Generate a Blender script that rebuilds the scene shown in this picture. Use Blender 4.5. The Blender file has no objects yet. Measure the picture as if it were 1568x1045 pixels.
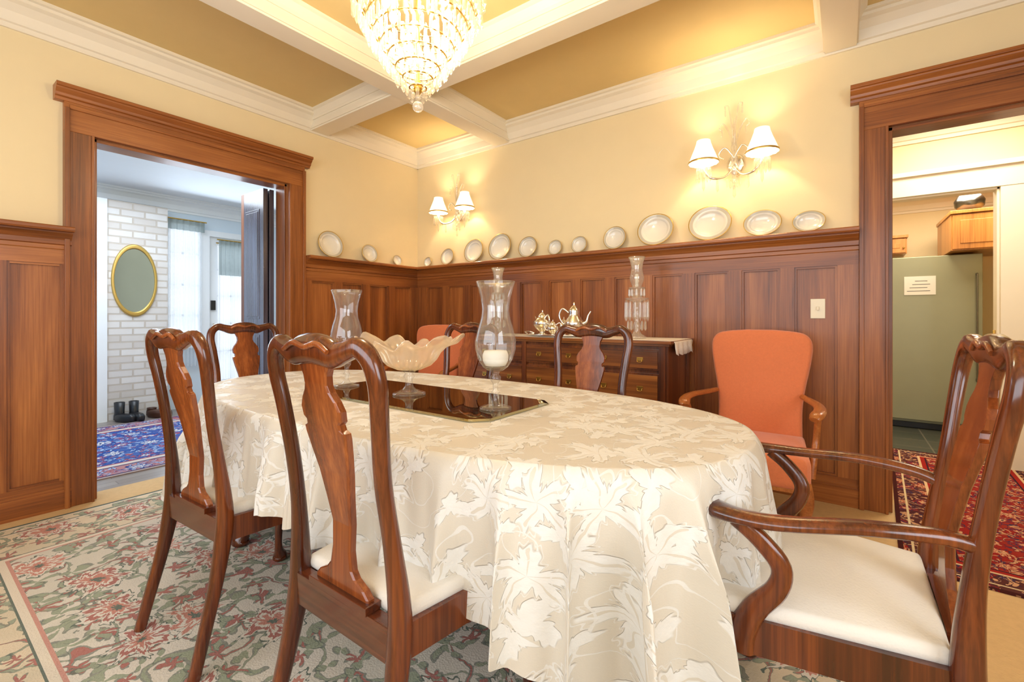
import bpy, math, random, bmesh
from mathutils import Vector, Matrix
random.seed(7)
S = bpy.context.scene
pi = math.pi

def C(r, g, b):
    def f(v):
        v /= 255.0
        return v/12.92 if v <= 0.04045 else ((v+0.055)/1.055)**2.4
    return (f(r), f(g), f(b), 1.0)

# ------------------------------------------------------------------ node helper
class NT:
    def __init__(s, name):
        s.mat = bpy.data.materials.new(name); s.mat.use_nodes = True
        s.t = s.mat.node_tree; s.n = s.t.nodes; s.l = s.t.links
        s.b = s.n['Principled BSDF']; s.out = s.n['Material Output']
    def put(s, sock, v):
        if isinstance(v, bpy.types.NodeSocket): s.l.new(v, sock)
        elif v is not None: sock.default_value = v
    def m(s, op, a, b=None, c=None):
        n = s.n.new('ShaderNodeMath'); n.operation = op
        s.put(n.inputs[0], a)
        if b is not None: s.put(n.inputs[1], b)
        if c is not None: s.put(n.inputs[2], c)
        return n.outputs[0]
    def vm(s, op, a, b=None):
        n = s.n.new('ShaderNodeVectorMath'); n.operation = op
        s.put(n.inputs[0], a)
        if b is not None: s.put(n.inputs[1], b)
        return n.outputs['Value'] if op in ('LENGTH', 'DISTANCE', 'DOT_PRODUCT') else n.outputs[0]
    def mix(s, f, a, b):
        n = s.n.new('ShaderNodeMix'); n.data_type = 'RGBA'
        s.put(n.inputs[0], f); s.put(n.inputs[6], a); s.put(n.inputs[7], b)
        return n.outputs[2]
    def coord(s, which='Object', scale=None, loc=None):
        o = s.n.new('ShaderNodeTexCoord').outputs[which]
        if scale is None and loc is None: return o
        mp = s.n.new('ShaderNodeMapping'); s.l.new(o, mp.inputs[0])
        if scale is not None: mp.inputs['Scale'].default_value = scale
        if loc is not None: mp.inputs['Location'].default_value = loc
        return mp.outputs[0]
    def noise(s, vec, scale=5, detail=3, rough=0.5, dist=0.0, color=False):
        n = s.n.new('ShaderNodeTexNoise'); s.put(n.inputs['Vector'], vec)
        n.inputs['Scale'].default_value = scale; n.inputs['Detail'].default_value = detail
        n.inputs['Roughness'].default_value = rough; n.inputs['Distortion'].default_value = dist
        return n.outputs['Color'] if color else n.outputs[0]
    def ramp(s, f, stops):
        n = s.n.new('ShaderNodeValToRGB'); s.put(n.inputs[0], f)
        e = n.color_ramp.elements
        while len(e) < len(stops): e.new(0.5)
        for i, (p, c) in enumerate(stops): e[i].position = p; e[i].color = c
        return n.outputs[0]
    def sep(s, v):
        n = s.n.new('ShaderNodeSeparateXYZ'); s.put(n.inputs[0], v); return n.outputs
    def comb(s, x, y, z=0.0):
        n = s.n.new('ShaderNodeCombineXYZ'); s.put(n.inputs[0], x); s.put(n.inputs[1], y); s.put(n.inputs[2], z); return n.outputs[0]
    def bump(s, h, strength=0.2, dist=0.01):
        n = s.n.new('ShaderNodeBump'); s.put(n.inputs['Height'], h)
        n.inputs['Strength'].default_value = strength; n.inputs['Distance'].default_value = dist
        s.l.new(n.outputs[0], s.b.inputs['Normal'])
    def P(s, **k):
        for a, v in k.items(): s.put(s.b.inputs[a.replace('_', ' ')], v)
    def lt(s, a, b): return s.m('LESS_THAN', a, b)
    def soft(s, a, lo, hi):
        n = s.n.new('ShaderNodeMapRange'); n.interpolation_type = 'SMOOTHSTEP'
        s.put(n.inputs[0], a); n.inputs[1].default_value = lo; n.inputs[2].default_value = hi
        n.inputs[3].default_value = 1.0; n.inputs[4].default_value = 0.0
        return n.outputs[0]
    def flower(s, vec2, scale, R, lobes, depth=0.35, serr=0.0):
        v = s.n.new('ShaderNodeTexVoronoi'); v.voronoi_dimensions = '2D'
        s.put(v.inputs['Vector'], vec2); v.inputs['Scale'].default_value = scale
        v.inputs['Randomness'].default_value = 0.75
        loc = s.vm('SUBTRACT', vec2, v.outputs['Position'])
        x, y, _ = s.sep(loc)
        r = s.m('SQRT', s.m('ADD', s.m('MULTIPLY', x, x), s.m('MULTIPLY', y, y)))
        cr = s.sep(v.outputs['Color'])
        th = s.m('ADD', s.m('ARCTAN2', y, x), s.m('MULTIPLY', cr[0], 6.28))
        co = s.m('COSINE', s.m('MULTIPLY', th, float(lobes)))
        k = s.m('ADD', s.m('MULTIPLY', co, depth), 1-depth-serr)
        if serr: k = s.m('ADD', k, s.m('MULTIPLY', s.m('COSINE', s.m('MULTIPLY', th, float(lobes*5))), serr))
        lim = s.m('MULTIPLY', k, R)
        return s.m('DIVIDE', r, s.m('MAXIMUM', lim, 0.0001)), r, cr[1], co

def plain(name, col, rough=0.5, metal=0.0, spec=0.5, nz=0.0, nscale=8, bump=0.0, bscale=60, **k):
    t = NT(name)
    t.P(Roughness=rough, Metallic=metal)
    t.b.inputs['Specular IOR Level'].default_value = spec
    for a, v in k.items(): t.put(t.b.inputs[a.replace('_', ' ')], v)
    co = t.coord()
    f = t.noise(co, nscale, 3)
    d = tuple(c*(1-nz) for c in col[:3])+(1,); l = tuple(min(1, c*(1+nz)) for c in col[:3])+(1,)
    t.P(Base_Color=t.mix(f, d, l))
    if bump: t.bump(t.noise(co, bscale, 4), bump, 0.004)
    return t.mat

def wood(name, dark, mid, light, axis=2, rough=0.32, fine=26, coat=0.15):
    t = NT(name)
    sc = [1.0, 1.0, 1.0]; sc[axis] = 0.09
    co = t.coord('Object', tuple(sc))
    big = t.noise(co, 7, 3, 0.5, 0.8)
    sc2 = [1.0, 1.0, 1.0]; sc2[axis] = 0.02
    co2 = t.coord('Object', tuple(sc2))
    fi = t.noise(co2, fine*5, 3, 0.65)
    f = t.m('ADD', t.m('MULTIPLY', big, 0.62), t.m('MULTIPLY', fi, 0.38))
    t.P(Base_Color=t.ramp(f, [(0.32, dark), (0.5, mid), (0.70, light)]), Roughness=rough)
    t.b.inputs['Coat Weight'].default_value = coat
    t.b.inputs['Coat Roughness'].default_value = 0.12
    t.bump(fi, 0.08, 0.002)
    return t.mat

def glassy(name, tint=(1, 1, 1, 1), haze=0.08, hazecol=(0.9, 0.88, 0.84, 1), k=0.6, base=0.05):
    t = NT(name); n = t.n
    tr = n.new('ShaderNodeBsdfTransparent'); tr.inputs[0].default_value = tint
    gl = n.new('ShaderNodeBsdfGlossy'); gl.inputs['Roughness'].default_value = 0.03
    df = n.new('ShaderNodeBsdfTranslucent'); df.inputs[0].default_value = hazecol
    d2 = n.new('ShaderNodeBsdfDiffuse'); d2.inputs[0].default_value = hazecol
    lw = n.new('ShaderNodeLayerWeight'); lw.inputs[0].default_value = 0.5
    md = n.new('ShaderNodeMixShader'); md.inputs[0].default_value = 0.5
    t.l.new(df.outputs[0], md.inputs[1]); t.l.new(d2.outputs[0], md.inputs[2])
    m1 = n.new('ShaderNodeMixShader')
    fac = lw.outputs['Facing']
    t.l.new(t.m('MINIMUM', t.m('MULTIPLY_ADD', t.m('POWER', fac, 2.5), haze*2, haze), 1.0), m1.inputs[0])
    t.l.new(tr.outputs[0], m1.inputs[1]); t.l.new(md.outputs[0], m1.inputs[2])
    m2 = n.new('ShaderNodeMixShader')
    t.l.new(t.m('MULTIPLY_ADD', t.m('POWER', fac, 3.0), k, base), m2.inputs[0])
    t.l.new(m1.outputs[0], m2.inputs[1]); t.l.new(gl.outputs[0], m2.inputs[2])
    t.l.new(m2.outputs[0], t.out.inputs[0])
    return t.mat

def emit(name, col, s):
    t = NT(name); t.P(Base_Color=col, Emission_Color=col, Emission_Strength=s); return t.mat

# ------------------------------------------------------------------ materials
W_D, W_M, W_L = C(92, 46, 16), C(143, 80, 32), C(182, 113, 54)
wv = wood('oak_trim_vertical', W_D, W_M, W_L, 2, 0.38, coat=.12)
wx = wood('oak_trim_along_x', W_D, W_M, W_L, 0, 0.38, coat=.12)
wy = wood('oak_trim_along_y', W_D, W_M, W_L, 1, 0.38, coat=.12)
wallm = plain('wall_cream_yellow', C(234, 215, 173), 0.75, spec=0.2, nz=0.02, bump=0.05)
ceilm = plain('ceiling_mustard', C(224, 198, 140), 0.7, spec=0.2, nz=0.03)
trimw = plain('trim_warm_white', C(235, 224, 202), 0.45, nz=0.02)
whitem = plain('paint_white', C(232, 236, 240), 0.6, nz=0.02)
bluewall = plain('living_wall_pale_blue', C(210, 224, 236), 0.7, nz=0.02)
cherry = wood('cherry_polished', C(42, 15, 6), C(82, 35, 14), C(132, 66, 27), 2, 0.2, 20, 0.5)
cherryx = wood('cherry_polished_x', C(52, 20, 8), C(100, 46, 20), C(152, 80, 36), 0, 0.2, 20, 0.5)
splatm = wood('cherry_splat', C(78, 32, 12), C(130, 64, 26), C(176, 100, 46), 2, 0.24, 20, 0.45)
seatm = plain('seat_ivory_fabric', C(222, 215, 204), 0.85, nz=0.05, bump=0.25, bscale=180, Sheen_Weight=0.2)
orange = plain('orange_upholstery', C(216, 120, 74), 0.85, nz=0.08, nscale=90, bump=0.4, bscale=220, Sheen_Weight=0.3)
armwood = wood('honey_wood', C(120, 62, 24), C(168, 98, 46), C(198, 128, 66), 1, 0.3)
burl = wood('sideboard_walnut', C(66, 30, 10), C(126, 70, 28), C(180, 114, 52), 0, 0.28, 12, 0.3)
burlv = wood('sideboard_walnut_v', C(62, 26, 10), C(108, 54, 22), C(152, 88, 40), 2, 0.28, 12, 0.3)
brass = plain('brass', C(196, 160, 84), 0.25, 1.0)
gold = plain('gilt', C(206, 174, 100), 0.35, 0.9)
silver = plain('silver', C(240, 238, 232), 0.2, 1.0)
china = plain('china_white', C(232, 226, 212), 0.12, nz=0.01, Coat_Weight=0.4)
chinarim = plain('china_rim_grey', C(192, 186, 170), 0.15, nz=0.05)
glass = glassy('clear_glass', (0.99, 0.99, 0.985, 1), 0.04)
crystal = glassy('crystal', (0.98, 0.97, 0.94, 1), 0.20, (1.0, 0.95, 0.86, 1), 0.7, 0.12)
crystal_c = glassy('chandelier_crystal', (0.94, 0.92, 0.86, 1), 0.13, (1.0, 0.95, 0.86, 1), 0.7, 0.14)
frost = glassy('peach_satin_glass', (1, 0.95, 0.88, 1), 0.28, (1.0, 0.86, 0.70, 1), 0.5, 0.06)
mirror = plain('mirror_plate', C(168, 166, 140), 0.02, 1.0)
mirror2 = plain('mirror_clear', C(170, 182, 190), 0.03, 1.0)
candle = plain('candle_wax', C(240, 236, 224), 0.5)
ivory = plain('ivory_plastic', C(238, 226, 196), 0.3)
carpet = plain('floor_tan', C(200, 166, 116), 0.9, nz=0.12, nscale=40, bump=0.4, bscale=150)
fridge_m = plain('fridge_olive_steel', C(150, 150, 122), 0.36, 0.15, nz=0.04)
oak = wood('kitchen_oak', C(150, 90, 36), C(190, 126, 60), C(214, 150, 82), 2, 0.35)
black = plain('black_leather', C(22, 22, 26), 0.35, nz=0.1)
brownl = plain('brown_leather', C(70, 40, 26), 0.45, nz=0.1)
steel = plain('steel', C(120, 120, 118), 0.25, 1.0)
door_refl = wood('door_wood_blue_reflection', C(50, 40, 42), C(76, 72, 86), C(104, 110, 136), 2, 0.2, 20, 0.5)  # door wood with blue reflections painted into its grain colours
paper = plain('paper', C(232, 230, 222), 0.7)
ink = plain('ink', C(60, 60, 70), 0.7)
lace = plain('runner_lace', C(238, 228, 214), 0.9, nz=0.12, nscale=60, bump=0.3)
bulb = emit('bulb_glow', (1.0, 0.86, 0.64, 1), 12.0)

def shade_mat():
    t = NT('sconce_shade_fabric')
    t.P(Base_Color=C(255, 240, 212), Roughness=0.8, Emission_Color=(1.0, 0.86, 0.64, 1), Emission_Strength=1.1)
    return t.mat
shadem = shade_mat()

def brick_mat():
    t = NT('brick_painted_white')
    x, y, z = t.sep(t.coord())
    b = t.n.new('ShaderNodeTexBrick'); t.l.new(t.comb(y, z), b.inputs['Vector'])
    b.inputs['Scale'].default_value = 1.0
    b.inputs['Brick Width'].default_value = 0.21; b.inputs['Row Height'].default_value = 0.075
    b.inputs['Mortar Size'].default_value = 0.008
    b.inputs['Color1'].default_value = C(226, 226, 226); b.inputs['Color2'].default_value = C(204, 200, 196)
    b.inputs['Mortar'].default_value = C(192, 184, 174)
    f = t.noise(t.coord(), 9, 4)
    t.P(Base_Color=t.mix(t.m('MULTIPLY', f, 0.35), b.outputs['Color'], C(190, 172, 158)), Roughness=0.8)
    t.bump(t.m('SUBTRACT', 1.0, b.outputs['Fac']), 0.8, 0.01)
    return t.mat
brickm = brick_mat()

def tile_mat():
    t = NT('kitchen_slate_tile')
    b = t.n.new('ShaderNodeTexBrick'); t.l.new(t.coord(), b.inputs['Vector'])
    b.offset = 0.0; b.inputs['Scale'].default_value = 1.0
    b.inputs['Brick Width'].default_value = 0.3; b.inputs['Row Height'].default_value = 0.3
    b.inputs['Mortar Size'].default_value = 0.006
    b.inputs['Color1'].default_value = C(52, 58, 50); b.inputs['Color2'].default_value = C(64, 66, 56)
    b.inputs['Mortar'].default_value = C(96, 92, 80)
    t.P(Base_Color=b.outputs['Color'], Roughness=0.35)
    return t.mat
tilem = tile_mat()

def plank_mat():
    t = NT('living_plank_floor')
    b = t.n.new('ShaderNodeTexBrick')
    x, y, z = t.sep(t.coord())
    t.l.new(t.comb(y, x), b.inputs['Vector'])
    b.inputs['Scale'].default_value = 1.0
    b.inputs['Brick Width'].default_value = 0.9; b.inputs['Row Height'].default_value = 0.08
    b.inputs['Mortar Size'].default_value = 0.002
    b.inputs['Color1'].default_value = C(120, 110, 104); b.inputs['Color2'].default_value = C(140, 130, 124)
    b.inputs['Mortar'].default_value = C(70, 60, 56)
    t.P(Base_Color=b.outputs['Color'], Roughness=0.3)
    return t.mat
plankm = plank_mat()

def rug_mat(name, hx, hy, field, borderc, petal, petal2, leaf, line, bands, bw, kscale=2.6, tint=0.25, dens=0.35):
    """bands: list of (d0,d1,color) measured inwards from the rug edge"""
    t = NT(name)
    co = t.coord()
    x, y, z = t.sep(co)
    d = t.m('MINIMUM', t.m('SUBTRACT', hx, t.m('ABSOLUTE', x)), t.m('SUBTRACT', hy, t.m('ABSOLUTE', y)))
    wob = t.vm('MULTIPLY', t.vm('SUBTRACT', t.noise(co, 6, 2, color=True), (0.5, 0.5, 0.5)), (0.16, 0.16, 0.0))
    wob2 = t.vm('MULTIPLY', t.vm('SUBTRACT', t.noise(co, 28, 2, color=True), (0.5, 0.5, 0.5)), (0.03, 0.03, 0.0))
    v2 = t.vm('ADD', t.vm('ADD', t.comb(x, y, 0.0), wob), wob2)
    col = t.mix(t.lt(d, bw), field, borderc)
    soft = t.noise(co, 3.0, 3)
    col = t.mix(t.m('MULTIPLY', t.soft(soft, 0.62, 0.38), tint), col, leaf)
    q0 = kscale/2.6
    for zz, sc, mul, wd, cc in ((3.1, 2.6, 5.0, .045, leaf), (9.7, 3.4, 4.0, .04, petal2)):
        nn = t.noise(t.vm('ADD', wob2, t.comb(x, y, zz)), sc*q0, 1.0)
        fr = t.m('ABSOLUTE', t.m('SUBTRACT', t.m('FRACT', t.m('MULTIPLY', nn, mul)), 0.5))
        col = t.mix(t.m('MULTIPLY', t.lt(fr, wd), .75), col, line)
        col = t.mix(t.lt(fr, wd*.45), col, cc)
    for sc, R, lob, cc, ph, de in ((kscale*2.3, 0.085, 3, leaf, 0.3, .6), (kscale*3.1, 0.050, 5, petal2, 1.2, .4), (kscale*3.8, 0.045, 2, leaf, 2.1, .7)):
        R = R*2.6/kscale
        q, r, rnd, cs = t.flower(t.vm('ADD', v2, (ph, ph*2, 0)), sc, R, lob, de)
        on = t.m('GREATER_THAN', rnd, dens)
        col = t.mix(t.m('MULTIPLY', on, t.m('MULTIPLY', t.lt(q, 1.0), 0.75)), col, line)
        col = t.mix(t.m('MULTIPLY', on, t.lt(q, 0.80)), col, cc)
    q, r, rnd, cs = t.flower(v2, kscale, 0.135*2.6/kscale, 7, 0.20, 0.06)
    col = t.mix(t.lt(q, 1.08), col, line)
    col = t.mix(t.lt(q, 1.0), col, field)
    col = t.mix(t.lt(q, 0.80), col, t.mix(t.m('GREATER_THAN', rnd, 0.5), petal, petal2))
    col = t.mix(t.lt(q, 0.58), col, field)
    col = t.mix(t.lt(q, 0.42), col, petal)
    col = t.mix(t.lt(q, 0.18), col, line)
    for d0, d1, cc in bands:
        ins = t.m('MULTIPLY', t.m('GREATER_THAN', d, d0), t.lt(d, d1))
        col = t.mix(ins, col, cc)
    fz = t.noise(co, 160, 2)
    col = t.mix(t.m('MULTIPLY', fz, 0.22), col, field)
    t.P(Base_Color=col, Roughness=0.95)
    t.b.inputs['Specular IOR Level'].default_value = 0.1
    t.bump(fz, 0.5, 0.004)
    return t.mat

def cloth_mat():
    t = NT('tablecloth_leaf_damask')
    uv = t.coord('UV')
    x, y, _ = t.sep(uv)
    wob = t.vm('MULTIPLY', t.vm('SUBTRACT', t.noise(uv, 9, 2, color=True), (0.5, 0.5, 0.5)), (0.08, 0.08, 0.0))
    v2 = t.vm('ADD', t.comb(x, y, 0.0), wob)
    q1, r1, rn1, c1 = t.flower(v2, 5.8, 0.084, 5, 0.27, 0.08)
    q2, r2, rn2, c2 = t.flower(t.vm('ADD', v2, (3.3, 1.7, 0)), 7.5, 0.052, 3, 0.30, 0.08)
    leafm = t.m('MAXIMUM', t.soft(q1, .93, 1.07), t.soft(q2, .92, 1.08))
    vein = t.m('MULTIPLY', t.m('GREATER_THAN', c1, 0.965), t.lt(q1, 0.85))
    out1 = t.m('MULTIPLY', t.m('GREATER_THAN', q1, 1.12), t.lt(q1, 1.18))
    nn = t.noise(v2, 6, 1.0)
    stem = t.lt(t.m('ABSOLUTE', t.m('SUBTRACT', t.m('FRACT', t.m('MULTIPLY', nn, 5.0)), 0.5)), 0.025)
    mask = t.m('MAXIMUM', t.m('MAXIMUM', t.m('SUBTRACT', leafm, vein), t.m('MULTIPLY', stem, .8)), t.m('MULTIPLY', out1, .8))
    mask = t.m('MAXIMUM', mask, 0.0)
    mot = t.noise(uv, 45, 3)
    mask = t.m('MULTIPLY', mask, t.m('MULTIPLY_ADD', mot, 0.7, 0.55))
    col = t.mix(mask, C(210, 201, 185), C(224, 221, 214))
    t.P(Base_Color=col, Roughness=t.m('MULTIPLY_ADD', mask, 0.4, 0.38))
    t.b.inputs['Sheen Weight'].default_value = 0.08
    t.bump(t.m('ADD', mask, t.m('MULTIPLY', t.noise(uv, 300, 2), 0.15)), 0.8, 0.004)
    return t.mat
clothm = cloth_mat()

def sheer_mat(name, col, a):
    t = NT(name); n = t.n
    tr = n.new('ShaderNodeBsdfTransparent')
    tl = n.new('ShaderNodeBsdfTranslucent'); tl.inputs[0].default_value = col
    df = n.new('ShaderNodeBsdfDiffuse'); df.inputs[0].default_value = col
    m0 = n.new('ShaderNodeMixShader'); m0.inputs[0].default_value = 0.4
    t.l.new(tl.outputs[0], m0.inputs[1]); t.l.new(df.outputs[0], m0.inputs[2])
    m1 = n.new('ShaderNodeMixShader'); m1.inputs[0].default_value = a
    t.l.new(tr.outputs[0], m1.inputs[1]); t.l.new(m0.outputs[0], m1.inputs[2])
    t.l.new(m1.outputs[0], t.out.inputs[0])
    return t.mat
sheer = sheer_mat('sheer_curtain', (0.84, 0.87, 0.90, 1), 0.6)
valance = sheer_mat('grey_valance', (0.34, 0.40, 0.40, 1), 0.9)

# ------------------------------------------------------------------ mesh builder
def spl(pts, n=6):
    out = []
    P = [Vector(p) for p in pts]
    for i in range(len(P)-1):
        p0 = P[max(i-1, 0)]; p1 = P[i]; p2 = P[i+1]; p3 = P[min(i+2, len(P)-1)]
        for k in range(n):
            t = k/n
            out.append(0.5*((2*p1)+(p2-p0)*t+(2*p0-5*p1+4*p2-p3)*t*t+(3*p1-p0-3*p2+p3)*t**3))
    out.append(P[-1].copy())
    return out

class MB:
    def __init__(s):
        s.v = []; s.f = []; s.mi = []; s.sm = []; s.mats = []; s.M = Matrix.Identity(4)
    def mid(s, m):
        if m not in s.mats: s.mats.append(m)
        return s.mats.index(m)
    def add(s, vs, fs, m, smooth=False):
        b = len(s.v); k = s.mid(m)
        s.v += [s.M @ Vector(p) for p in vs]
        for f in fs:
            s.f.append([b+i for i in f]); s.mi.append(k); s.sm.append(smooth)
    def box(s, x0, x1, y0, y1, z0, z1, m):
        vs = [(x, y, z) for x in (x0, x1) for y in (y0, y1) for z in (z0, z1)]
        s.add(vs, [(0, 1, 3, 2), (4, 6, 7, 5), (0, 4, 5, 1), (2, 3, 7, 6), (0, 2, 6, 4), (1, 5, 7, 3)], m)
    def extr(s, poly, d, m, smooth=False):
        n = len(poly); d = Vector(d); P = [Vector(p) for p in poly]
        vs = P+[p+d for p in P]
        s.add(vs, [(i, (i+1) % n, n+(i+1) % n, n+i) for i in range(n)], m, smooth)
        s.add(vs, [tuple(range(n)), tuple(range(2*n-1, n-1, -1))], m)
    def mould(s, prof, p0, p1, out, m):
        p0 = Vector(p0); p1 = Vector(p1); o = Vector(out)
        s.extr([p0+o*a+Vector((0, 0, b)) for a, b in prof], p1-p0, m)
    def lathe(s, prof, m, seg=24, c=(0, 0, 0), sx=1, sy=1, caps=True, fn=None, smooth=True):
        vs = []; fs = []
        for r, z in prof:
            for i in range(seg):
                a = 2*pi*i/seg
                p = Vector((c[0]+r*sx*math.cos(a), c[1]+r*sy*math.sin(a), c[2]+z))
                if fn: p = fn(p, r, z, a)
                vs.append(p)
        for j in range(len(prof)-1):
            for i in range(seg):
                k = (i+1) % seg
                fs.append((j*seg+i, j*seg+k, (j+1)*seg+k, (j+1)*seg+i))
        s.add(vs, fs, m, smooth)
        if caps:
            cf = []
            if prof[0][0] > 1e-4: cf.append(tuple(range(seg-1, -1, -1)))
            if prof[-1][0] > 1e-4: cf.append(tuple((len(prof)-1)*seg+i for i in range(seg)))
            if cf: s.add(vs, cf, m, False)
    def sweep(s, pts, ref, m, seg=10, e=2.0, closed=False, caps=True):
        """pts: (x,y,z,wa,wb)  wa half size along ref, wb across"""
        n = len(pts); ref0 = Vector(ref); vs = []; fs = []
        P = [Vector(p[:3]) for p in pts]
        for i in range(n):
            if closed: t = P[(i+1) % n]-P[i-1]
            else: t = P[min(i+1, n-1)]-P[max(i-1, 0)]
            t.normalize()
            a = ref0-t*ref0.dot(t)
            if a.length < 1e-4: a = Vector((1, 0, 0))-t*t.x
            a.normalize(); b = t.cross(a)
            wa, wb = pts[i][3], pts[i][4]
            for k in range(seg):
                th = 2*pi*(k+0.5)/seg; c = math.cos(th); q = math.sin(th)
                ca = math.copysign(abs(c)**(2/e), c); sa = math.copysign(abs(q)**(2/e), q)
                vs.append(P[i]+a*ca*wa+b*sa*wb)
        for i in range(n if closed else n-1):
            j = (i+1) % n
            for k in range(seg):
                l = (k+1) % seg
                fs.append((i*seg+k, i*seg+l, j*seg+l, j*seg+k))
        s.add(vs, fs, m, True)
        if caps and not closed:
            s.add(vs, [tuple(range(seg-1, -1, -1)), tuple((n-1)*seg+k for k in range(seg))], m)
    def tube(s, pts, r, m, seg=8, ref=(0, 0, 1), n=5):
        P = spl([tuple(p) for p in pts], n)
        rr = r if callable(r) else (lambda u: r)
        L = len(P)-1
        s.sweep([(p.x, p.y, p.z, rr(i/L), rr(i/L)) for i, p in enumerate(P)], ref, m, seg)
    def pillow(s, outline, z0, z1, m, rnd=0.03, dome=0.02, dome0=0.0):
        """outline: list of (x,y). puffy solid between z0 and z1"""
        n = len(outline); cx = sum(p[0] for p in outline)/n; cy = sum(p[1] for p in outline)/n
        rings = []
        R = max(math.hypot(p[0]-cx, p[1]-cy) for p in outline)
        h = z1-z0; rnd = min(rnd, h*0.49)
        def ring(inset, z):
            k = 1-inset/R
            rings.append([(cx+(p[0]-cx)*k, cy+(p[1]-cy)*k, z) for p in outline])
        for q in (0.25, 0.5, 0.75): ring(R*(1-q), z0-dome0*(1-q*q))
        for k in range(6):
            a = pi/2*k/5; ring(rnd*(1-math.sin(a)), z0+rnd*(1-math.cos(a)))
        for k in range(6):
            a = pi/2*k/5; ring(rnd*(1-math.cos(a)), z1-rnd*(1-math.sin(a)))
        for q in (0.8, 0.6, 0.4, 0.2): ring(R*(1-q), z1+dome*(1-q*q))
        vs = [p for r in rings for p in r]; fs = []
        for j in range(len(rings)-1):
            for i in range(n):
                k = (i+1) % n
                fs.append((j*n+i, j*n+k, (j+1)*n+k, (j+1)*n+i))
        fs.append(tuple(range(n-1, -1, -1))); fs.append(tuple((len(rings)-1)*n+i for i in range(n)))
        s.add(vs, fs, m, True)
    def ball(s, c, r, m, seg=12, sz=1):
        pr = [(max(r*math.sin(pi*i/seg), 0.0), -r*sz*math.cos(pi*i/seg)) for i in range(seg+1)]
        s.lathe(pr, m, seg*2, c, caps=False)
    def build(s, name, loc=(0, 0, 0), rot=0.0, bevel=0.0, recalc=True):
        me = bpy.data.meshes.new(name)
        me.from_pydata([tuple(v) for v in s.v], [], s.f)
        for m in s.mats: me.materials.append(m)
        for p, k, q in zip(me.polygons, s.mi, s.sm):
            p.material_index = k; p.use_smooth = q
        if recalc:
            bm = bmesh.new(); bm.from_mesh(me)
            bmesh.ops.recalc_face_normals(bm, faces=bm.faces[:])
            bm.to_mesh(me); bm.free()
        ob = bpy.data.objects.new(name, me); S.collection.objects.link(ob)
        ob.location = loc; ob.rotation_euler = (0, 0, rot)
        if bevel:
            b = ob.modifiers.new('bevel', 'BEVEL'); b.width = bevel; b.segments = 2
            b.limit_method = 'ANGLE'; b.angle_limit = math.radians(50)
        return ob

def dup(ob, name, loc, rot):
    o = bpy.data.objects.new(name, ob.data); S.collection.objects.link(o)
    o.location = loc; o.rotation_euler = (0, 0, rot)
    for m in ob.modifiers:
        b = o.modifiers.new(m.name, m.type); b.width = m.width; b.segments = m.segments
        b.limit_method = m.limit_method; b.angle_limit = m.angle_limit
    return o

# ------------------------------------------------------------------ room constants
XL, YB, XR, YN, ZC = -3.64, 3.31, 1.85, -1.7, 2.82
D1 = (0.73, 1.91, 2.17)       # left doorway  (y0,y1,ztop)
D2 = (0.206, 1.22, 2.16)      # back doorway  (x0,x1,ztop)
T = 0.14

m = MB(); m.box(XL-T, XL, YN-T, D1[0], 0, ZC, wallm); m.box(XL-T, XL, D1[1], YB+T, 0, ZC, wallm); m.box(XL-T, XL, D1[0], D1[1], D1[2], ZC, wallm)
m.build('wall_left')
m = MB(); m.box(XL, D2[0], YB, YB+T, 0, ZC, wallm); m.box(D2[1], XR+T, YB, YB+T, 0, ZC, wallm); m.box(D2[0], D2[1], YB, YB+T, D2[2], ZC, wallm)
m.build('wall_back')
m = MB()
m.box(XR, XR+T, YN-T, -.9, 0, ZC, wallm); m.box(XR, XR+T, .9, YB, 0, ZC, wallm)
m.box(XR, XR+T, -.9, .9, 0, .8, wallm); m.box(XR, XR+T, -.9, .9, 2.3, ZC, wallm)
m.build('wall_right')
m = MB()
m.box(XL, -2.9, YN-T, YN, 0, ZC, wallm); m.box(1.1, XR, YN-T, YN, 0, ZC, wallm)
m.box(-2.9, 1.1, YN-T, YN, 0, 0.8, wallm); m.box(-2.9, 1.1, YN-T, YN, 2.3, ZC, wallm)
m.build('wall_front')
m = MB(); m.box(XL-T, XR+T, YN-T, YB, -0.1, 0, carpet); m.build('floor')
m = MB(); m.box(XL-T, XR+T, YN-T, YB+T, ZC, ZC+0.1, ceilm); m.build('ceiling')

m = MB()
for i in range(5):
    x = -2.9+i*1.0
    m.box(max(x-0.03, -2.9), min(x+0.03, 1.1), YN-0.09, YN-0.04, 0.8, 2.3, trimw)
for z in (0.8, 1.55, 2.25): m.box(-2.9, 1.1, YN-0.09, YN-0.04, z, z+0.05, trimw)
m.build('added_window_1')  # unseen window behind the camera, added to go with the rear fill lamp
m = MB()
for y in (-.9, -.03, .84): m.box(XR+.04, XR+.09, y, y+.06, .8, 2.3, trimw)
for z in (0.8, 1.55, 2.25): m.box(XR+.04, XR+.09, -.9, .9, z, z+.05, trimw)
m.build('added_window_3')  # unseen right wall window, added to go with the side fill lamp

# crown mouldings
cp = [(0, -.165), (.014, -.165), (.018, -.14), (.03, -.135), (.045, -.085), (.075, -.05), (.098, -.038), (.1, -.022), (.118, -.018), (.118, 0), (0, 0)]
m = MB(); m.mould(cp, (XL, YN, ZC), (XL, YB, ZC), (1, 0, 0), trimw); m.build('trim_1')
m = MB(); m.mould(cp, (XL, YB, ZC), (XR, YB, ZC), (0, -1, 0), trimw); m.build('trim_2')
m = MB(); m.mould(cp, (XR, YN, ZC), (XR, YB, ZC), (-1, 0, 0), trimw); m.mould(cp, (XL, YN, ZC), (XR, YN, ZC), (0, 1, 0), trimw); m.build('trim_3')
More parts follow.
